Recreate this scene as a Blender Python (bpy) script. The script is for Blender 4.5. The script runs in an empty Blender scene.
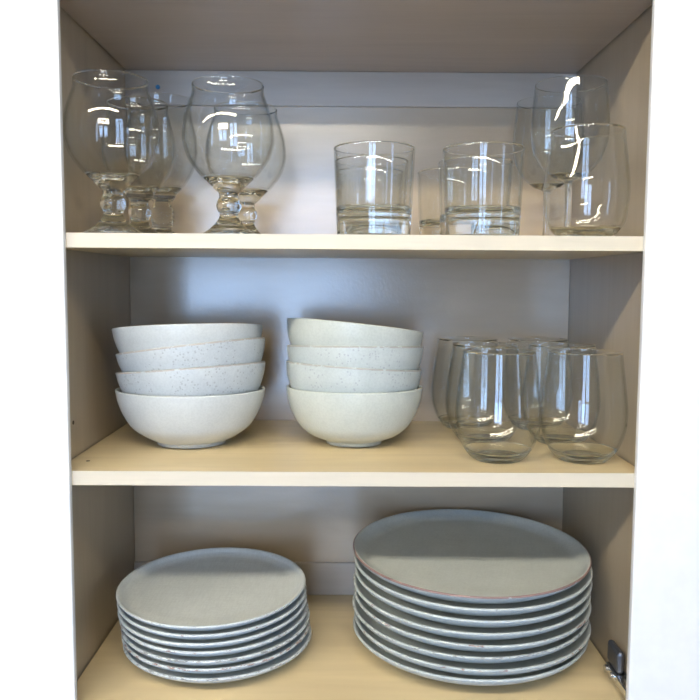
import bpy, bmesh, math, random
from mathutils import Matrix, Vector
random.seed(7)
S = bpy.context.scene
COL = S.collection
EYE = 1.55            # height of the lens above the kitchen floor; all heights below are given relative to it

# ---------------------------------------------------------------- camera
cam_data = bpy.data.cameras.new('camera')
cam_data.sensor_width = 36.0
cam_data.lens = 780.0 / 700.0 * 36.0
cam_data.clip_start = 0.02
cam = bpy.data.objects.new('camera', cam_data)
COL.objects.link(cam)
pitch, yaw, roll = math.radians(4.98), math.radians(-.37), math.radians(.35)
fwd = Vector((-math.sin(yaw)*math.cos(pitch), math.cos(yaw)*math.cos(pitch), -math.sin(pitch)))
r0 = fwd.cross(Vector((0, 0, 1))).normalized()
u0 = r0.cross(fwd)
rt = r0*math.cos(roll) + u0*math.sin(roll)
up = -r0*math.sin(roll) + u0*math.cos(roll)
m = Matrix((rt, up, -fwd)).transposed().to_4x4()
m.translation = Vector((0, -.78, EYE))
cam.matrix_world = m
S.camera = cam

# ---------------------------------------------------------------- light and exposure
world = bpy.data.worlds.new('world')
S.world = world
world.use_nodes = True
world.node_tree.nodes['Background'].inputs[0].default_value = (.75, .86, 1, 1)
world.node_tree.nodes['Background'].inputs[1].default_value = .6
S.view_settings.view_transform = 'Standard'
S.view_settings.look = 'None'
S.view_settings.gamma = 1
S.view_settings.use_curve_mapping = False
S.view_settings.exposure = 0.18
S.cycles.max_bounces = 24
S.cycles.transmission_bounces = 24
S.cycles.glossy_bounces = 8
S.cycles.transparent_max_bounces = 24
S.cycles.diffuse_bounces = 5
S.cycles.sample_clamp_indirect = 6

TUBE = 59.0          # emission of the ceiling tubes
TUBE_COL = (1, .905, .72)
def area(name, loc, rot, sx, sy, power, color):
    d = bpy.data.lights.new(name, 'AREA')
    d.shape = 'RECTANGLE'; d.size = sx; d.size_y = sy; d.energy = power; d.color = color
    o = bpy.data.objects.new(name, d); COL.objects.link(o)
    o.location = loc; o.rotation_euler = rot
    return o
# daylight just outside the two openings of the rear window and one side window
RW = -3.0            # plane of the rear wall
SKYC = (.40, .62, 1.0)
area('window_daylight', (-.72, RW-.12, EYE-.18), (math.pi/2, 0, 0), .50, 1.7, 31, SKYC)
area('window_daylight', (-.14, RW-.12, EYE-.18), (math.pi/2, 0, 0), .50, 1.7, 31, SKYC)
area('window_daylight', (1.80, -1.35, EYE+.05), (math.pi/2, 0, math.pi/2), .34, 1.0, 7, SKYC)

# ---------------------------------------------------------------- materials
def mat(name):
    mt = bpy.data.materials.new(name); mt.use_nodes = True
    nt = mt.node_tree
    return mt, nt, nt.nodes['Principled BSDF']
def N(nt, t, **kw):
    n = nt.nodes.new(t)
    for k, v in kw.items():
        if k in n.inputs: n.inputs[k].default_value = v
        else: setattr(n, k, v)
    return n
def ramp(nt, stops, fac):
    r = nt.nodes.new('ShaderNodeValToRGB')
    el = r.color_ramp.elements
    el[0].position, el[0].color = stops[0][0], (*stops[0][1], 1)
    el[1].position, el[1].color = stops[-1][0], (*stops[-1][1], 1)
    for p, c in stops[1:-1]:
        e = el.new(p); e.color = (*c, 1)
    nt.links.new(fac, r.inputs[0])
    return r.outputs[0]
def mixc(nt, fac, a, b, mode='MIX'):
    x = nt.nodes.new('ShaderNodeMix'); x.data_type = 'RGBA'; x.blend_type = mode
    for sock, v in ((x.inputs[0], fac), (x.inputs[6], a), (x.inputs[7], b)):
        if hasattr(v, 'is_linked'): nt.links.new(v, sock)
        elif isinstance(v, tuple): sock.default_value = (*v, 1)
        else: sock.default_value = v
    return x.outputs[2]
def coords(nt, scale=(1, 1, 1), offset_random=0):
    tc = nt.nodes.new('ShaderNodeTexCoord')
    mp = nt.nodes.new('ShaderNodeMapping')
    mp.inputs['Scale'].default_value = scale
    nt.links.new(tc.outputs['Object'], mp.inputs[0])
    if offset_random:
        oi = nt.nodes.new('ShaderNodeObjectInfo')
        mu = N(nt, 'ShaderNodeMath', operation='MULTIPLY'); mu.inputs[1].default_value = offset_random
        nt.links.new(oi.outputs['Random'], mu.inputs[0])
        nt.links.new(mu.outputs[0], mp.inputs['Location'])
    return mp.outputs[0]
def bump(nt, bsdf, height, strength, dist):
    b = N(nt, 'ShaderNodeBump'); b.inputs['Strength'].default_value = strength; b.inputs['Distance'].default_value = dist
    nt.links.new(height, b.inputs['Height']); nt.links.new(b.outputs[0], bsdf.inputs['Normal'])

def birch(name, scale, base, grain, rough=.3, spec=.6, wave=.35, peel=False):
    mt, nt, b = mat(name)
    v = coords(nt, scale)
    n1 = N(nt, 'ShaderNodeTexNoise', Scale=1.0, Detail=5.0, Roughness=.6, Distortion=.6); nt.links.new(v, n1.inputs['Vector'])
    v2 = coords(nt, tuple(s*5 for s in scale))
    n2 = N(nt, 'ShaderNodeTexNoise', Scale=1.0, Detail=3.0, Roughness=.5); nt.links.new(v2, n2.inputs['Vector'])
    v3 = coords(nt, tuple(s*.35 for s in scale))
    n3 = N(nt, 'ShaderNodeTexNoise', Scale=1.0, Detail=2.0, Distortion=1.2); nt.links.new(v3, n3.inputs['Vector'])
    c1 = ramp(nt, [(.32, grain), (.62, base)], n1.outputs[0])
    light = tuple(min(1, x*1.05) for x in base)
    c2 = mixc(nt, wave, c1, ramp(nt, [(.38, grain), (.47, base), (.52, grain), (.60, light)], n3.outputs[0]))
    c3 = mixc(nt, .22, c2, ramp(nt, [(.3, grain), (.7, base)], n2.outputs[0]))
    nt.links.new(c3, b.inputs['Base Color'])
    rr = nt.nodes.new('ShaderNodeMapRange'); rr.inputs[3].default_value = rough-.05; rr.inputs[4].default_value = rough+.07
    nt.links.new(n1.outputs[0], rr.inputs[0]); nt.links.new(rr.outputs[0], b.inputs['Roughness'])
    b.inputs['Specular IOR Level'].default_value = spec
    if peel:                                           # orange-peel lacquer
        n4 = N(nt, 'ShaderNodeTexNoise', Scale=260.0, Detail=2.0); nt.links.new(coords(nt), n4.inputs['Vector'])
        bump(nt, b, n4.outputs[0], .3, .0004)
    else:
        bump(nt, b, n2.outputs[0], .12, .002)
    return mt
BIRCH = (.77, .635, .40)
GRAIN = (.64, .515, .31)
M = {}
M['shelf'] = birch('birch_shelf', (2.5, 26, 26), BIRCH, GRAIN, .34)
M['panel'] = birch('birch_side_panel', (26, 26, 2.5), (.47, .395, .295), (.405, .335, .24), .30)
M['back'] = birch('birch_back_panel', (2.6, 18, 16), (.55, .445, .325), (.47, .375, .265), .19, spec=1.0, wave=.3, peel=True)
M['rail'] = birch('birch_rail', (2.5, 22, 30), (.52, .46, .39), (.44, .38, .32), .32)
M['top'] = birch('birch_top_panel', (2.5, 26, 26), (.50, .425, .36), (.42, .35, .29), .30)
M['edge'] = birch('birch_edge_band', (3, 40, 60), (.67, .60, .48), (.63, .56, .43), .45, wave=.15)
M['floor_panel'] = birch('birch_bottom_panel', (2.5, 22, 22), BIRCH, GRAIN, .34)

def plain(name, col, rough=.5, metal=0, spec=.5):
    mt, nt, b = mat(name)
    v = coords(nt, (60, 60, 60))
    n = N(nt, 'ShaderNodeTexNoise', Scale=1.0, Detail=3.0); nt.links.new(v, n.inputs['Vector'])
    d = tuple(c*.96 for c in col)
    nt.links.new(ramp(nt, [(.3, d), (.7, col)], n.outputs[0]), b.inputs['Base Color'])
    b.inputs['Roughness'].default_value = rough; b.inputs['Metallic'].default_value = metal
    b.inputs['Specular IOR Level'].default_value = spec
    return mt
M['white'] = plain('white_lacquer', (.90, .90, .90), .35)
M['wall'] = plain('white_wall_paint', (.86, .86, .85), .8)
M['room'] = plain('grey_wall_paint', (.30, .31, .33), .8)
M['ceil'] = plain('ceiling_paint', (.28, .28, .28), .9)
M['floor'] = plain('kitchen_floor', (.22, .19, .17), .5)
M['steel'] = plain('nickel_plate', (.72, .72, .72), .22, 1)
M['darksteel'] = plain('dark_hinge_metal', (.16, .17, .20), .35, .8)
M['hole'] = plain('hole_shade', (.10, .07, .05), .9)
M['blue'] = plain('blue_plastic', (.05, .22, .42), .4)
M['housing'] = plain('lamp_housing', (.85, .85, .85), .4)

def emission(name, col, s):
    mt, nt, b = mat(name)
    b.inputs['Base Color'].default_value = (*col, 1)
    b.inputs['Emission Color'].default_value = (*col, 1)
    b.inputs['Emission Strength'].default_value = s
    return mt
M['tube'] = emission('lamp_tube', TUBE_COL, TUBE)

def glass(name, col, ior=1.5, clear=.0):
    mt = bpy.data.materials.new(name); mt.use_nodes = True
    nt = mt.node_tree; nt.nodes.remove(nt.nodes['Principled BSDF'])
    g = N(nt, 'ShaderNodeBsdfGlass', IOR=ior, Roughness=0.0)
    g.inputs['Color'].default_value = (*col, 1)
    out = nt.nodes['Material Output']
    if clear:
        t = N(nt, 'ShaderNodeBsdfTransparent'); t.inputs[0].default_value = (*col, 1)
        x = N(nt, 'ShaderNodeMixShader'); x.inputs[0].default_value = clear
        nt.links.new(g.outputs[0], x.inputs[1]); nt.links.new(t.outputs[0], x.inputs[2])
        nt.links.new(x.outputs[0], out.inputs[0])
    else:
        nt.links.new(g.outputs[0], out.inputs[0])
    return mt
def thin_glass(name):
    mt = bpy.data.materials.new(name); mt.use_nodes = True
    nt = mt.node_tree; nt.nodes.remove(nt.nodes['Principled BSDF'])
    out = nt.nodes['Material Output']
    lw = N(nt, 'ShaderNodeLayerWeight', Blend=.5)
    pw = N(nt, 'ShaderNodeMath', operation='POWER'); pw.inputs[1].default_value = 4.5
    nt.links.new(lw.outputs['Facing'], pw.inputs[0])
    mr = nt.nodes.new('ShaderNodeMapRange'); mr.inputs[3].default_value = .042; mr.inputs[4].default_value = .85
    nt.links.new(pw.outputs[0], mr.inputs[0])
    t = nt.nodes.new('ShaderNodeBsdfTransparent')
    nt.links.new(ramp(nt, [(.0, (.995, .998, .996)), (.6, (.985, .99, .987)), (.93, (.91, .935, .925)), (1, (.74, .78, .77))], lw.outputs['Facing']), t.inputs[0])
    gl = nt.nodes.new('ShaderNodeBsdfGlossy'); gl.inputs['Roughness'].default_value = .02
    x = nt.nodes.new('ShaderNodeMixShader')
    nt.links.new(mr.outputs[0], x.inputs[0]); nt.links.new(t.outputs[0], x.inputs[1]); nt.links.new(gl.outputs[0], x.inputs[2])
    nt.links.new(x.outputs[0], out.inputs[0])
    return mt
M['glass'] = thin_glass('clear_glass')
M['glass_base'] = glass('thick_clear_glass', (.985, .995, .992))

def glaze(name, col, dark, speck=0.0, rim_r=None, rim_h=None, rim_col=(.20, .13, .12), rim_amt=.5, weave=0., seed=3.0, rough=.4):
    mt, nt, b = mat(name)
    v = coords(nt, (1, 1, 1), seed)
    n = N(nt, 'ShaderNodeTexNoise', Scale=28.0, Detail=4.0, Roughness=.6); nt.links.new(v, n.inputs['Vector'])
    c = ramp(nt, [(.3, dark), (.68, col)], n.outputs[0])
    nf = N(nt, 'ShaderNodeTexNoise', Scale=420.0, Detail=1.0); nt.links.new(v, nf.inputs['Vector'])
    c = mixc(nt, .18, c, ramp(nt, [(.35, tuple(x*.72 for x in dark)), (.6, col)], nf.outputs[0]))
    hs = nf.outputs[0]
    if weave:
        vw = coords(nt, (1, 1, 1))
        for sc in ((620, 60, 30), (60, 620, 30)):
            mp = N(nt, 'ShaderNodeMapping'); mp.inputs['Scale'].default_value = sc
            nt.links.new(vw, mp.inputs[0])
            w = N(nt, 'ShaderNodeTexNoise', Scale=1.0, Detail=2.0); nt.links.new(mp.outputs[0], w.inputs['Vector'])
            c = mixc(nt, weave, c, ramp(nt, [(.35, tuple(x*.8 for x in dark)), (.62, tuple(min(1, x*1.1) for x in col))], w.outputs[0]))
            hs = w.outputs[0]
    if speck:
        vo = N(nt, 'ShaderNodeTexVoronoi', Scale=330.0); nt.links.new(v, vo.inputs['Vector'])
        big = N(nt, 'ShaderNodeTexNoise', Scale=26.0, Detail=1.0); nt.links.new(v, big.inputs['Vector'])
        cell = N(nt, 'ShaderNodeSeparateColor'); nt.links.new(vo.outputs['Color'], cell.inputs[0])
        keep = N(nt, 'ShaderNodeMath', operation='LESS_THAN'); keep.inputs[1].default_value = speck
        nt.links.new(cell.outputs[0], keep.inputs[0])
        near = N(nt, 'ShaderNodeMath', operation='LESS_THAN'); near.inputs[1].default_value = .36
        nt.links.new(vo.outputs['Distance'], near.inputs[0])
        area_ = N(nt, 'ShaderNodeMath', operation='GREATER_THAN'); area_.inputs[1].default_value = .47
        nt.links.new(big.outputs[0], area_.inputs[0])
        m1 = N(nt, 'ShaderNodeMath', operation='MULTIPLY'); m2 = N(nt, 'ShaderNodeMath', operation='MULTIPLY')
        nt.links.new(keep.outputs[0], m1.inputs[0]); nt.links.new(near.outputs[0], m1.inputs[1])
        nt.links.new(m1.outputs[0], m2.inputs[0]); nt.links.new(area_.outputs[0], m2.inputs[1])
        c = mixc(nt, m2.outputs[0], c, (.40, .43, .45))
    if rim_r:
        tc = nt.nodes.new('ShaderNodeTexCoord')
        sp = nt.nodes.new('ShaderNodeSeparateXYZ'); nt.links.new(tc.outputs['Object'], sp.inputs[0])
        gz = N(nt, 'ShaderNodeMath', operation='GREATER_THAN'); gz.inputs[1].default_value = rim_r - .0016
        xy = N(nt, 'ShaderNodeCombineXYZ'); nt.links.new(sp.outputs[0], xy.inputs[0]); nt.links.new(sp.outputs[1], xy.inputs[1])
        ln = N(nt, 'ShaderNodeVectorMath', operation='LENGTH'); nt.links.new(xy.outputs[0], ln.inputs[0])
        nt.links.new(ln.outputs['Value'], gz.inputs[0])
        vr = coords(nt, (1, 1, 3), seed*5)
        nr = N(nt, 'ShaderNodeTexNoise', Scale=95.0, Detail=5.0, Roughness=.7); nt.links.new(vr, nr.inputs['Vector'])
        lo = .64 - rim_amt*.17
        mr = nt.nodes.new('ShaderNodeMapRange'); mr.inputs[1].default_value = lo; mr.inputs[2].default_value = lo+.06
        nt.links.new(nr.outputs[0], mr.inputs[0])
        hz = N(nt, 'ShaderNodeMath', operation='GREATER_THAN'); hz.inputs[1].default_value = rim_h - .0020
        nt.links.new(sp.outputs[2], hz.inputs[0])
        both = N(nt, 'ShaderNodeMath', operation='MULTIPLY'); nt.links.new(gz.outputs[0], both.inputs[0]); nt.links.new(hz.outputs[0], both.inputs[1])
        mm = N(nt, 'ShaderNodeMath', operation='MULTIPLY'); nt.links.new(both.outputs[0], mm.inputs[0]); nt.links.new(mr.outputs[0], mm.inputs[1])
        c = mixc(nt, mm.outputs[0], c, rim_col)
    nt.links.new(c, b.inputs['Base Color'])
    b.inputs['Roughness'].default_value = rough
    bump(nt, b, hs, .10 if not weave else .08, .0004)
    return mt

# ---------------------------------------------------------------- mesh helpers
def link_mesh(name, bm, material, parent=None, smooth=False):
    me = bpy.data.meshes.new(name)
    bm.to_mesh(me); bm.free()
    if material: me.materials.append(material)
    if smooth:
        for p in me.polygons: p.use_smooth = True
    o = bpy.data.objects.new(name, me); COL.objects.link(o)
    if parent: o.parent = parent
    return o
def add_box(bm, x0, x1, y0, y1, z0, z1, bev=0):
    r = bmesh.ops.create_cube(bm, size=1)
    vs = r['verts']
    for v in vs:
        v.co = Vector(((x0+x1)/2 + v.co.x*(x1-x0), (y0+y1)/2 + v.co.y*(y1-y0), (z0+z1)/2 + v.co.z*(z1-z0)))
    if bev:
        es = list({e for v in vs for e in v.link_edges})
        bmesh.ops.bevel(bm, geom=es, offset=bev, segments=2, affect='EDGES', profile=.5)
def box(name, x0, x1, y0, y1, z0, z1, material, parent=None, bev=0):
    bm = bmesh.new(); add_box(bm, x0, x1, y0, y1, z0, z1, bev)
    return link_mesh(name, bm, material, parent)
def lathe_bm(prof, seg=96):
    bm = bmesh.new(); rings = []
    for r, z in prof:
        if r < 1e-6: rings.append([bm.verts.new((0, 0, z))])
        else: rings.append([bm.verts.new((r*math.cos(2*math.pi*j/seg), r*math.sin(2*math.pi*j/seg), z)) for j in range(seg)])
    for a, b in zip(rings, rings[1:]):
        for j in range(seg):
            k = (j+1) % seg
            if len(a) == 1 and len(b) == 1: continue
            if len(a) == 1: bm.faces.new((a[0], b[k], b[j]))
            elif len(b) == 1: bm.faces.new((a[j], a[k], b[0]))
            else: bm.faces.new((a[j], a[k], b[k], b[j]))
    return bm
def spline(pts, n=6):
    out = []
    P = [pts[0]] + list(pts) + [pts[-1]]
    for i in range(1, len(P)-2):
        p0, p1, p2, p3 = P[i-1], P[i], P[i+1], P[i+2]
        for k in range(n):
            t = k/n
            out.append(tuple(.5*((2*p1[a]) + (-p0[a]+p2[a])*t + (2*p0[a]-5*p1[a]+4*p2[a]-p3[a])*t*t + (-p0[a]+3*p1[a]-3*p2[a]+p3[a])*t**3) for a in (0, 1)))
    out.append(tuple(pts[-1]))
    return [(max(0, r), z) for r, z in out]
def revolve(name, prof, material, parent=None, seg=96, thick_below=None):
    o = link_mesh(name, lathe_bm(prof, seg), material, parent, smooth=True)
    if thick_below is not None:                        # the thick bottom of a vessel refracts
        o.data.materials.append(M['glass_base'])
        for p in o.data.polygons:
            if p.center.z < thick_below or p.center.z > max(z for _, z in prof) - .0012: p.material_index = 1
    return o
def tag(o, label, cat, group=None):
    o['label'] = label; o['category'] = cat
    if group: o['group'] = group
def struct(o):
    o['kind'] = 'structure'; return o
def empty(name, loc):
    o = bpy.data.objects.new(name, None); COL.objects.link(o)
    o.location = loc; o.empty_display_size = .02
    return o
def dup(root, loc=None):
    c = root.copy(); COL.objects.link(c)
    if loc: c.location = loc
    for ch in list(root.children):
        d = ch.copy(); COL.objects.link(d); d.parent = c
    return c

# ---------------------------------------------------------------- the room
XL, XR = -.297, .310                      # inner faces of the cabinet sides
YB = .297                                 # face of the cabinet back
Z_TOP, Z_S1, Z_S2, Z_BOT = EYE+.281, EYE+.047, EYE-.193, EYE-.443
SH = .0145                                # shelf thickness
T = .017
FRAME_L, FRAME_R = -.2765, .2955          # inner edges of the white face frame
OUT_L, OUT_R = XL-.10, XR+.10             # outer edges of the face frame
CAB_T, CAB_B = Z_TOP+T+.02, Z_BOT-T-.02
RX0, RX1, CEIL = -2.2, 1.75, EYE+.90
bm = bmesh.new(); add_box(bm, RX0-.1, RX1+.1, RW-.1, .42, -.1, 0); struct(link_mesh('floor', bm, M['floor']))
bm = bmesh.new(); add_box(bm, RX0-.1, RX1+.1, RW-.1, .42, CEIL, CEIL+.1); struct(link_mesh('ceiling', bm, M['ceil']))
# wall the cabinet is set into, its front just behind the face frame
bm = bmesh.new()
wy0, wy1 = .0015, .35
add_box(bm, RX0, XL-T-.004, wy0, wy1, 0, CEIL)
add_box(bm, XR+T+.004, RX1, wy0, wy1, 0, CEIL)
add_box(bm, XL-T-.004, XR+T+.004, wy0, wy1, CAB_T+.002, CEIL)
add_box(bm, XL-T-.004, XR+T+.004, wy0, wy1, 0, CAB_B-.002)
add_box(bm, XL-T-.004, XR+T+.004, YB+.03, wy1, CAB_B-.002, CAB_T+.002)
struct(link_mesh('wall_back', bm, M['wall']))
struct(box('wall_left', RX0-.1, RX0, RW, .35, 0, CEIL, M['room']))
# right wall with a narrow window opening
bm = bmesh.new()
wz0, wz1 = EYE-.45, EYE+.55
add_box(bm, RX1-.1, RX1-.001, RW, -1.52, 0, CEIL); add_box(bm, RX1-.1, RX1-.001, -1.18, .0, 0, CEIL)
add_box(bm, RX1-.1, RX1-.001, -1.52, -1.18, 0, wz0); add_box(bm, RX1-.1, RX1-.001, -1.52, -1.18, wz1, CEIL)
struct(link_mesh('wall_right', bm, M['room']))
bm = bmesh.new()
add_box(bm, RX1-.11, RX1-.02, -1.53, -1.50, wz0, wz1); add_box(bm, RX1-.11, RX1-.02, -1.20, -1.17, wz0, wz1)
add_box(bm, RX1-.11, RX1-.02, -1.53, -1.17, wz0-.01, wz0+.02); add_box(bm, RX1-.11, RX1-.02, -1.53, -1.17, wz1-.02, wz1+.01)
add_box(bm, RX1-.09, RX1-.05, -1.50, -1.20, EYE+.03, EYE+.06)
struct(link_mesh('window_3', bm, M['white']))
# rear wall with a double window
bm = bmesh.new()
a0, a1, b0, b1 = -.97, -.47, -.39, .11
rz0, rz1 = EYE-1.03, EYE+.67
add_box(bm, RX0, a0, RW-.1, RW, 0, CEIL); add_box(bm, b1, RX1, RW-.1, RW, 0, CEIL)
add_box(bm, a1, b0, RW-.1, RW, rz0, rz1)
add_box(bm, a0, b1, RW-.1, RW, 0, rz0); add_box(bm, a0, b1, RW-.1, RW, rz1, CEIL)
struct(link_mesh('wall_front', bm, M['room']))
for i, (x0, x1) in enumerate(((a0, a1), (b0, b1))):
    bm = bmesh.new()
    for bx in ((x0, x0+.03, rz0, rz1), (x1-.03, x1, rz0, rz1), (x0, x1, rz0, rz0+.03), (x0, x1, rz1-.03, rz1), (x0, x1, EYE+.10, EYE+.14), ((x0+x1)/2-.012, (x0+x1)/2+.012, rz0, rz1)):
        add_box(bm, bx[0], bx[1], RW-.07, RW-.03, bx[2], bx[3])
    struct(link_mesh('window_%d' % (i+1), bm, M['white']))
# ceiling tube fittings
for x0, y0, where in ((-1.92, -1.14, 'front row, nearer the left wall'), (-.66, -1.14, 'front row, nearer the right wall'), (-1.0, -2.45, 'alone in front of the rear window')):
    f = empty('ceiling_light', (x0+.6, y0, CEIL))
    tag(f, 'white %s tube ceiling light on the ceiling, ' % ('twin' if y0 > -2 else 'single') + where, 'ceiling light')
    bm = bmesh.new(); add_box(bm, -.6, .6, -.075, .075, -.03, -.001, .004); add_box(bm, -.605, -.585, -.075, .075, -.075, -.03); add_box(bm, .585, .605, -.075, .075, -.075, -.03)
    link_mesh('housing', bm, M['housing'], f)
    for y in ((-.042, .042) if y0 > -2 else (0,)):
        bm = bmesh.new()
        bmesh.ops.create_cone(bm, cap_ends=True, segments=16, radius1=.016, radius2=.016, depth=1.17, matrix=Matrix.Translation((0, y, -.055)) @ Matrix.Rotation(math.pi/2, 4, 'Y'))
        link_mesh('tube', bm, M['tube'], f)

# ---------------------------------------------------------------- the cabinet
cab = empty('kitchen_cabinet', ((XL+XR)/2, .15, CAB_B))
tag(cab, 'open pale birch wall cabinet with white face frame and two shelves', 'cabinet')
def cpart(name, x0, x1, y0, y1, z0, z1, m_, bev=0, parent=None):
    o = box(name, x0, x1, y0, y1, z0, z1, m_, None, bev)
    o.parent = cab
    o.matrix_parent_inverse = Matrix.Translation(-cab.location)
    return o
def to_cab(o, parent=None):
    o.parent = cab; o.matrix_parent_inverse = Matrix.Translation(-cab.location)
    return o
g = .0019
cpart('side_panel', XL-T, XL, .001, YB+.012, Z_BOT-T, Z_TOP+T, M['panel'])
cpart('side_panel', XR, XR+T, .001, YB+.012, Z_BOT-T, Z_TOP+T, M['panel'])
cpart('top_panel', XL+g, XR-g, .001, YB+.012, Z_TOP, Z_TOP+T, M['top'])
cpart('bottom_panel', XL+g, XR-g, .001, YB+.012, Z_BOT-T, Z_BOT, M['floor_panel'])
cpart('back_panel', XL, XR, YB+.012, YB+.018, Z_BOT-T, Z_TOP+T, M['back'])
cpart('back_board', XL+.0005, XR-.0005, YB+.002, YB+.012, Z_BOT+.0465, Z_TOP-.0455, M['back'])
cpart('hanging_rail', XL+.0005, XR-.0005, YB-.004, YB+.012, Z_TOP-.0455, Z_TOP-.0003, M['rail'], .0005)
cpart('hanging_rail', XL+.0005, XR-.0005, YB-.004, YB+.012, Z_BOT+.0003, Z_BOT+.0465, M['rail'], .0005)
for zt in (Z_S1, Z_S2):
    s = cpart('shelf', XL+g, XR-g, .002, YB-.001, zt-SH, zt, M['shelf'], .0004)
    e = box('edge_band', XL+g, XR-g, .0005, .002, zt-SH, zt, M['edge'])
    e.parent = s
bm = bmesh.new()
fy0, fy1 = -.008, .0
add_box(bm, OUT_L, FRAME_L, fy0, fy1, CAB_B-.03, CAB_T+.03, .0012)
add_box(bm, FRAME_R, OUT_R, fy0, fy1, CAB_B-.03, CAB_T+.03, .0012)
add_box(bm, FRAME_L, FRAME_R, fy0, fy1, Z_TOP+.002, CAB_T+.03, .0012)
add_box(bm, FRAME_L, FRAME_R, fy0, fy1, CAB_B-.03, Z_BOT-.0005, .0012)
to_cab(link_mesh('face_frame', bm, M['white']))
# peg holes and a blue capped screw
def disc(name, loc, r, axis, m_, depth=.0008):
    bm = bmesh.new()
    bmesh.ops.create_cone(bm, cap_ends=True, segments=20, radius1=r, radius2=r, depth=depth,
        matrix=Matrix.Translation(loc) @ Matrix.Rotation(math.pi/2, 4, 'Y' if axis == 'x' else 'X') if axis != 'z' else Matrix.Translation(loc))
    return to_cab(link_mesh(name, bm, m_))
disc('peg_hole', (XL+.0002, .065, EYE-.155), .0022, 'x', M['hole'])
disc('peg_hole', (XL+.022, .045, Z_S2+.0001), .0020, 'z', M['hole'], .0004)
disc('peg_hole', (XR-.0002, .065, EYE-.155), .0022, 'x', M['hole'])
sc_ = disc('screw', (-.2525, YB-.0045, EYE+.2585), .0030, 'y', M['blue'], .0016)
# hinge plate low on the right side
bm = bmesh.new()
hx = XR
add_box(bm, hx-.003, hx-.0002, .025, .074, Z_BOT+.004, Z_BOT+.020, .0008)          # mounting wings
add_box(bm, hx-.013, hx-.003, .004, .068, Z_BOT+.008, Z_BOT+.017, .001)           # arm channel
hinge = to_cab(link_mesh('hinge', bm, M['steel']))
bm = bmesh.new()
add_box(bm, hx-.011, hx-.0025, .036, .072, Z_BOT+.017, Z_BOT+.042, .004)
hk = link_mesh('arm_cover', bm, M['darksteel']); hk.parent = hinge
bm = bmesh.new()
bmesh.ops.create_cone(bm, cap_ends=True, segments=18, radius1=.0045, radius2=.0038, depth=.004, matrix=Matrix.Translation((hx-.0145, .060, Z_BOT+.0125)) @ Matrix.Rotation(math.pi/2, 4, 'Y'))
bmesh.ops.create_cone(bm, cap_ends=True, segments=18, radius1=.0040, radius2=.0034, depth=.004, matrix=Matrix.Translation((hx-.0145, .044, Z_BOT+.0125)) @ Matrix.Rotation(math.pi/2, 4, 'Y'))
hs_ = link_mesh('screw', bm, M['steel']); hs_.parent = hinge

# ---------------------------------------------------------------- glasses
def inner_of(outer, wall, z_floor):
    """inner wall: outer points above z_floor moved inwards, listed from the rim down"""
    pts = [(r-wall(z), z) for r, z in outer if z > z_floor]
    return pts
def goblet(H, rr, rmax, ball=False):
    """stemmed tulip beer glass; H height, rr rim radius, rmax widest radius"""
    k = H/.165
    q = rmax/.0515
    bowl_o = spline([(.0105, .0485*k), (.0150, .0520*k), (.0225*q, .0590*k), (.034*q, .0695*k), (.0455*q, .0850*k), (.0512*q, .1020*k), (rmax, .112*k), (.0498*q, .127*k), (.0450*q, .1430*k), (.0412*q*.4+rr*.6, .1545*k), (rr, H-.0006)], 6)
    rim = [(rr-.0002, H-.0002), (rr-.0007, H), (rr-.0012, H-.0003)]
    bowl_i = [(r-.0014-.0012*max(0, (1-(z-.07*k)/(.05*k))), z) for r, z in reversed(bowl_o) if z > .0640*k and z < H-.002]
    zf = bowl_i[-1][1]; rf = bowl_i[-1][0]
    bowl_i += spline([(rf, zf), (rf*.80, zf-.0028), (rf*.5, zf-.0046), (rf*.22, zf-.0054), (0, zf-.0056)], 4)[1:]
    if ball:
        stem = spline([(.015, .0145*k), (.0112, .0165*k), (.0112, .0185*k), (.0140, .0215*k), (.0132, .0235*k), (.0152, .0270*k), (.0142, .0290*k), (.0152, .0325*k), (.0140, .0350*k), (.0148, .0385*k), (.0125, .0430*k), (.0105, .0485*k)], 4)
    else:
        stem = spline([(.0160, .0145*k), (.0118, .0195*k), (.0102, .0235*k), (.0104, .0265*k), (.0128, .0310*k), (.0136, .0350*k), (.0126, .0395*k), (.0104, .0435*k), (.0105, .0485*k)], 5)
    r1 = stem[0][0]
    foot = [(0, .0016), (.02, .0012), (.028, 0), (.0335, 0)] + spline([(.0345, .0006), (.0345, .0022), (.031, .0038), (.0225, .0085), (r1, .0145*k)], 5)
    return bowl_o + rim + bowl_i, stem, foot
def make_goblet(name, H, rr, rmax, ball=False):
    t = empty(name, (0, 0, 0))
    b, s, f = goblet(H, rr, rmax, ball)
    revolve('bowl', b, M['glass'], t, 112, .0655*H/.165)
    revolve('stem', s, M['glass_base'], t, 64)
    revolve('foot', f, M['glass_base'], t, 80)
    return t
def put(o, x, y, z, label, cat, group=None, rz=0):
    o.location = (x, y, z+.0002); o.rotation_euler.z = rz
    tag(o, label, cat, group)
G1 = 'tulip beer glasses on the top shelf'
ga = make_goblet('beer_glass', .1635, .0385, .0490)
put(ga, -.2475, .062, Z_S1, 'clear tulip beer glass at the front left corner of the top shelf', 'glass', G1)
gd = dup(ga); put(gd, -.1272, .080, Z_S1, 'clear tulip beer glass standing alone in front, just left of the tumblers', 'glass', G1)
gb = make_goblet('beer_glass', .160, .0345, .0425)
put(gb, -.2440, .1560, Z_S1, 'smaller clear tulip glass between the two others at the left wall', 'glass', G1)
gc = make_goblet('beer_glass', .184, .0400, .0455, True)
put(gc, -.2380, .2450, Z_S1, 'taller clear beer glass with ribbed ball stem, rearmost at the left wall', 'glass', G1)
ge = dup(ga); put(ge, -.1230, .1950, Z_S1, 'clear tulip beer glass half hidden behind the front one beside the tumblers', 'glass', G1)

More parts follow.
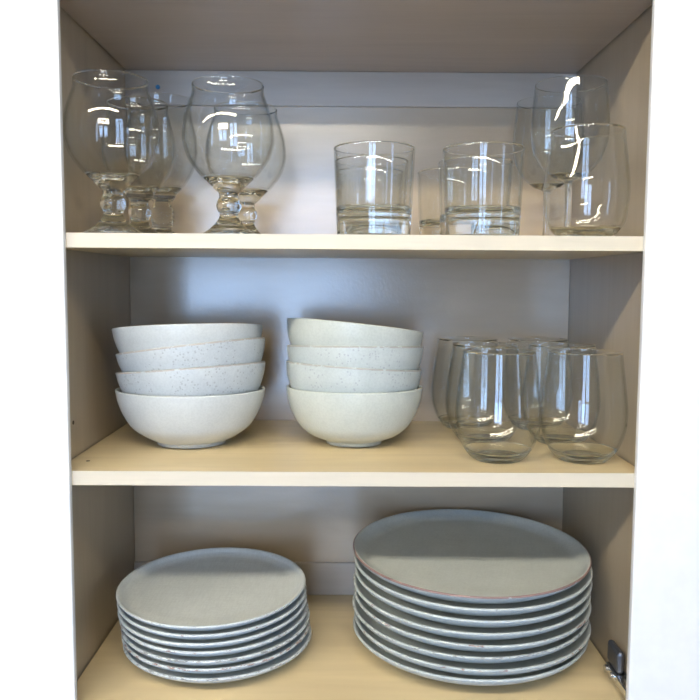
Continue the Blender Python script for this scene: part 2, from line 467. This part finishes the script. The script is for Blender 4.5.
def make_tumbler():
    t = empty('tumbler', (0, 0, 0)); H, R0, R1 = .0920, .0385, .0425
    rad = lambda z: R0 + (R1-R0)*z/H
    outer = [(rad(z), z) for z in (.024, .03, .045, .06, .075, .088, H-.0008)]
    rim = [(R1-.0003, H-.0002), (R1-.0010, H), (R1-.0017, H-.0003), (R1-.0020, H-.001)]
    inn = [(rad(z)-.0017, z) for z in (.08, .065, .05, .038, .031)] + spline([(rad(.0275)-.0030, .0275), (rad(.024)-.006, .0245), (.026, .0232), (.014, .0237), (0, .0240)], 4)
    revolve('body', outer + rim + inn, M['glass'], t, 112, .034)
    base = spline([(0, .0030), (.014, .0024), (.026, .0010), (.031, .0000)], 4) + spline([(R0-.0030, 0), (R0-.0004, .0012), (R0+.0001, .0040), (rad(.012), .0120), (rad(.024), .024)], 4)
    revolve('base', base, M['glass_base'], t, 112)
    return t
G2 = 'straight tumblers on the top shelf'
tm = make_tumbler()
put(tm, .0295, .047, Z_S1, 'thick-based straight tumbler at the middle of the top shelf, front of its row', 'glass', G2)
for x, y, l in ((.0295, .134, 'straight tumbler second in the middle row, directly behind the front one'), (.0300, .2215, 'straight tumbler rearmost in the middle row by the back panel'),
                (.1433, .047, 'thick-based straight tumbler in front, just left of the stemless wine glass'), (.1490, .134, 'straight tumbler second in the right row, behind the front tumbler'),
                (.1330, .2215, 'straight tumbler rearmost in the right row, peeking out to its left')):
    put(dup(tm), x, y, Z_S1, l, 'glass', G2)

def make_wine(H):
    t = empty('wine_glass', (0, 0, 0)); zb = H-.112
    bo = spline([(.0050, zb), (.0085, zb+.0018), (.018, zb+.0060), (.0300, zb+.0165), (.0400, zb+.033), (.0445, zb+.053), (.0443, zb+.072), (.0425, zb+.092), (.0405, H-.0006)], 7)
    rim = [(.0403, H-.0001), (.0399, H), (.0395, H-.0003)]
    bi = [(r-.0012, z) for r, z in reversed(bo) if zb+.008 < z < H-.001]
    rf, zf = bi[-1]
    bi += spline([(rf, zf), (rf*.6, zf-.0025), (rf*.25, zf-.0035), (0, zf-.0037)], 4)[1:]
    revolve('bowl', bo + rim + bi, M['glass'], t, 112, zb+.010)
    st = spline([(.0060, .0070), (.0042, .014), (.0035, .03), (.0034, zb-.02), (.0038, zb-.006), (.0050, zb)], 5)
    revolve('stem', st, M['glass_base'], t, 48)
    revolve('foot', [(0, .0014), (.02, .0009), (.030, 0), (.0330, 0)] + spline([(.0340, .0005), (.0340, .0014), (.030, .0022), (.018, .0035), (.0060, .0070)], 5), M['glass_base'], t, 80)
    return t
G3 = 'stemmed wine glasses on the top shelf'
w1 = make_wine(.1830); put(w1, .2600, .1450, Z_S1, 'clear stemmed wine glass with the highest rim, behind the stemless glass at right', 'glass', G3)
w2 = dup(w1); put(w2, .2590, .2380, Z_S1, 'clear stemmed wine glass in the back right corner behind the other wine glass', 'glass', G3)

def make_stemless(H, rr, rmax, name='stemless_wine_glass'):
    k = H/.1195
    o_ = spline([(.0235, 0), (.0265, .0008), (.0325, .0060*k), (.0400, .0180*k), (.0452*rmax/.0468, .0330*k), (rmax, .0480*k), (rmax*.992, .062*k), (.0440*rmax/.0468, .083*k), (.0412*rmax/.0468, .104*k), (rr, H-.0006)], 7)
    rim = [(rr-.0002, H-.0001), (rr-.0007, H), (rr-.0012, H-.0003)]
    inn = [(r-.0014-.0016*max(0, 1-z/(.03*k)), z) for r, z in reversed(o_) if .0095*k < z < H-.001]
    rf, zf = inn[-1]
    inn += spline([(rf, zf), (rf*.85, zf-.0030), (rf*.55, zf-.0046), (rf*.25, zf-.0050), (0, zf-.0050)], 4)[1:]
    bottom = spline([(0, .0028), (.010, .0025), (.018, .0010), (.0215, .0000)], 4)
    return revolve(name, bottom + o_ + rim + inn, M['glass'], None, 112, .0125*k)
s1 = make_stemless(.1125, .0375, .0440)
put(s1, .2530, .0510, Z_S1, 'clear stemless wine glass on the top shelf, front right corner', 'glass', 'stemless wine glasses')
sa = make_stemless(.1195, .0392, .0464)
put(sa, .1680, .0640, Z_S2, 'clear stemless wine glass on the middle shelf, front row, nearer the bowls', 'glass', 'stemless wine glasses')
for x, y, l in ((.2614, .0640, 'clear stemless wine glass on the middle shelf, front row, against the right wall'),
                (.1690, .1572, 'clear stemless wine glass on the middle shelf, second row, nearer the bowls'),
                (.2620, .1572, 'clear stemless wine glass on the middle shelf, second row, by the right wall'),
                (.1620, .2500, 'clear stemless wine glass on the middle shelf, rearmost row, closest to the bowls'),
                (.2560, .2500, 'clear stemless wine glass on the middle shelf, rearmost row, by the right wall')):
    s_ = sa.copy(); COL.objects.link(s_)
    put(s_, x, y, Z_S2, l, 'glass', 'stemless wine glasses')

# ---------------------------------------------------------------- bowls
BR, BH = .0875, .0660
M['bowl_plain'] = glaze('bowl_glaze', (.60, .63, .63), (.54, .575, .58), 0, None, weave=.03, rough=.42)
M['bowl_speck'] = glaze('bowl_glaze_speckled', (.57, .61, .63), (.50, .545, .57), .42, BR, BH, (.44, .41, .38), 1.4, seed=5, rough=.42)
M['bowl_warm'] = glaze('bowl_glaze_warm', (.57, .60, .56), (.50, .54, .50), 0, None, seed=7, rough=.38)
M['bowl_warm_speck'] = glaze('bowl_glaze_warm_speckled', (.54, .585, .575), (.48, .53, .525), .34, .0815, .0690, (.40, .39, .36), 1.4, seed=9, rough=.38)
def bowl_mesh(R, H, m_, fr):
    th = .0046
    k = R/.086
    o_ = spline([(fr+.0012, .0046), (fr+.005*k, .0056), (.0545*k, .0112), (.0680*k, .0215), (.0775*k, .0365), (.0835*k, .0520), (R, H-.0012)], 6)
    rim = [(R-.0002, H-.0004), (R-.0014, H), (R-.0028, H-.0002), (R-.0038, H-.0014)]
    i_ = spline([(R-.0042, H-.004), (.0790*k, .0530), (.0728*k, .0390), (.0628*k, .0245), (.0490*k, .0140), (.0300*k, .0095), (.012*k, .0084), (0, .0082)], 6)
    body = revolve('cereal_bowl', [(0, .0040), (fr-.004, .0040)] + o_ + rim + i_, m_, None, 112)
    fo = revolve('foot_ring', [(fr-.0045, .0045), (fr-.0040, .0006), (fr-.0030, 0), (fr-.0008, 0), (fr+.0002, .0008), (fr+.0008, .0050)], m_, body, 80)
    return body
def tilted(o, x, y, zrim, H, ax, ay, rz=0):
    """centre of the rim sits at (x, y, zrim); ax tips about X, ay about Y"""
    Rm = Matrix.Rotation(ax, 4, 'X') @ Matrix.Rotation(ay, 4, 'Y') @ Matrix.Rotation(rz, 4, 'Z')
    o.matrix_world = Matrix.Translation((x, y, zrim)) @ Rm @ Matrix.Translation((0, 0, -H))
d2 = math.radians
def place_bowl(proto, x, y, zrim, H, ax, ay, label, group, m_=None, rz=0):
    b = dup(proto) if proto.get('label') else proto
    if m_:
        for q in (b, *b.children):
            q.data = q.data.copy(); q.data.materials.clear(); q.data.materials.append(m_)
    tilted(b, x, y, zrim, H, d2(ax), d2(ay), rz)
    tag(b, label, 'bowl', group)
    return b
GL, GR = 'stack of bowls at the left of the middle shelf', 'stack of bowls at the centre of the middle shelf'
bl = bowl_mesh(BR, BH, M['bowl_plain'], .0400)
place_bowl(bl, -.183, .145, Z_S2+BH, BH, -1.5, 0, 'pale grey stoneware bowl at the bottom of the left stack', GL)
place_bowl(bl, -.1825, .146, Z_S2+.0915, BH, -4.5, -4.6, 'speckled pale blue-grey bowl, second from the bottom of the left stack', GL, M['bowl_speck'], 1.1)
place_bowl(bl, -.1825, .146, Z_S2+.1165, BH, -4.5, -7.0, 'speckled pale blue-grey bowl, second from the top of the left stack', GL, M['bowl_speck'], 2.9)
place_bowl(bl, -.1855, .145, Z_S2+.1385, BH, -5.5, -2.2, 'smooth off-white bowl on top of the left stack, nearly level', GL, None, .6)
R2_, H2_ = .0815, .0690
br = bowl_mesh(R2_, H2_, M['bowl_warm'], .0330)
place_bowl(br, .0115, .150, Z_S2+H2_, H2_, -1.5, 0, 'greenish grey stoneware bowl at the bottom of the stack beside the wine glasses', GR)
place_bowl(br, .0110, .151, Z_S2+.0945, H2_, -3.5, 3.4, 'speckled grey bowl, second from the bottom of the centre stack, tipping right', GR, M['bowl_warm_speck'], 1.7)
place_bowl(br, .0120, .151, Z_S2+.1175, H2_, -4, .2, 'speckled grey bowl, second from the top of the centre stack', GR, M['bowl_warm_speck'], 3.1)
place_bowl(br, .0122, .150, Z_S2+.1415, H2_, -5.0, 5.8, 'smooth greenish grey bowl tipping to the right on top of the centre stack', GR, None, .4)

# ---------------------------------------------------------------- plates
def plate_prof(R, H, step, th):
    ft = step - th                                     # height of the foot under the well
    fr = R*.60
    under = [(0, ft-.0003), (fr-.006, ft-.0003), (fr-.0050, .0006), (fr-.0040, 0), (fr-.0012, 0), (fr, .0010), (fr+.0018, ft*.55)]
    o_ = spline([(fr+.004, ft*.8), (R*.78, ft+.0012), (R*.90, H*.50), (R*.97, H*.74), (R, H-.0018)], 6)
    rim = [(R-.0002, H-.0008), (R-.0010, H-.0001), (R-.0022, H), (R-.0036, H-.0006)]
    i_ = spline([(R-.0052, H-.0022), (R*.925, H*.50+th*.62), (R*.86, H*.30+th*.80), (R*.74, step+.0014), (R*.60, step+.0002), (R*.3, step), (0, step)], 6)
    return under + o_ + rim + i_
def stack(name, prof, R, H, mats, x, y, step, n, top_tilt, jitter, labels, group, extra=0):
    me = None
    for i in range(n):                                 # i = 0 is the lowest
        if me is None:
            o = revolve(name, prof, mats[i], None, 128); me = o.data
        else:
            o = bpy.data.objects.new(name, me.copy()); COL.objects.link(o)
            o.data.materials.clear(); o.data.materials.append(mats[i])
        f = i/(n-1)
        ax = d2(top_tilt)*f
        jx, jy, jt = jitter[i]
        o.matrix_world = (Matrix.Translation((x+jx, y+jy, Z_BOT + .0003 + i*step)) @ Matrix.Rotation(ax, 4, 'X')
                          @ Matrix.Rotation(d2(jt), 4, 'Y') @ Matrix.Rotation(i*1.3, 4, 'Z'))
        tag(o, labels[i], 'plate', group)
ordn = ['bottom', 'second from the bottom', 'third from the bottom', 'fourth from the bottom', 'fifth from the bottom', 'sixth from the bottom', 'seventh from the bottom', 'top']
def plate_mats(n, prefix, R, H, col, dark, seeds):
    out = []
    for i in range(n):
        amt, rc, wv = seeds[i]
        out.append(glaze(prefix + '_glaze', col, dark, 0.0, R, H, rc, amt, wv, 2.0+i*.9, .42))
    return out
BRN, GRY, BLU = (.26, .17, .16), (.25, .26, .27), (.50, .57, .62)
LH, LSTEP = .0265, .0139
lm = plate_mats(8, 'dinner_plate', .1418, LH, (.53, .575, .575), (.46, .505, .51),
    [(.15, GRY, .04), (.45, BRN, .04), (.75, GRY, .04), (.55, BRN, .04), (.25, BRN, .04), (.6, BLU, .04), (.2, GRY, .05), (2.0, BRN, .10)])
ll = ['large grey dinner plate at the very bottom of the right stack, plain pale rim', 'large grey dinner plate, second from the bottom of the right stack',
      'large dinner plate with dark flecks along its rim, third from the bottom, right stack', 'large dinner plate with thin brown rim line, fourth from the bottom, right stack',
      'large grey dinner plate, fourth from the top of the right stack', 'large dinner plate with bluish mottled rim, third from the top of the right stack',
      'large grey dinner plate directly under the top one of the right stack', 'large grey-green dinner plate with reddish brown rim on top of the right stack']
stack('dinner_plate', plate_prof(.1418, LH, LSTEP, .0100), .1418, LH, lm, .1535, .1430, LSTEP, 8, 2.0,
      [(0, .004, 0), (.0015, 0, 0), (-.001, .001, 0), (.001, 0, .2), (0, 0, .1), (.0015, .001, .2), (.001, 0, .3), (-.001, 0, .5)], ll, 'stack of dinner plates on the cabinet bottom')
SHT, SSTEP = .0205, .0104
sm_ = plate_mats(7, 'side_plate', .1115, SHT, (.62, .67, .69), (.55, .60, .63),
    [(.7, GRY, .04), (.8, BRN, .04), (.7, GRY, .04), (.5, BRN, .04), (.2, BLU, .04), (.2, BRN, .04), (.25, GRY, .16)])
sl = ['small grey plate at the very bottom of the left stack, sticking out to the right', 'small grey plate with dark flecked rim, second from the bottom of the left stack',
      'small blue-grey plate, third from the bottom of the left stack', 'small blue-grey plate with brownish rim flecks, in the middle of the left stack',
      'small pale blue plate, third from the top of the left stack', 'small pale plate directly under the top one of the left stack', 'small off-white plate with linen-like surface on top of the left stack']
stack('side_plate', plate_prof(.1115, SHT, SSTEP, .0080), .1115, SHT, sm_, -.1550, .1300, SSTEP, 7, 2.4,
      [(.005, -.001, 0), (.003, .001, -.2), (.003, 0, -.5), (.001, .001, -.3), (-.0005, 0, -.6), (-.001, 0, -.5), (-.002, 0, -.6)], sl, 'stack of small plates on the cabinet bottom')
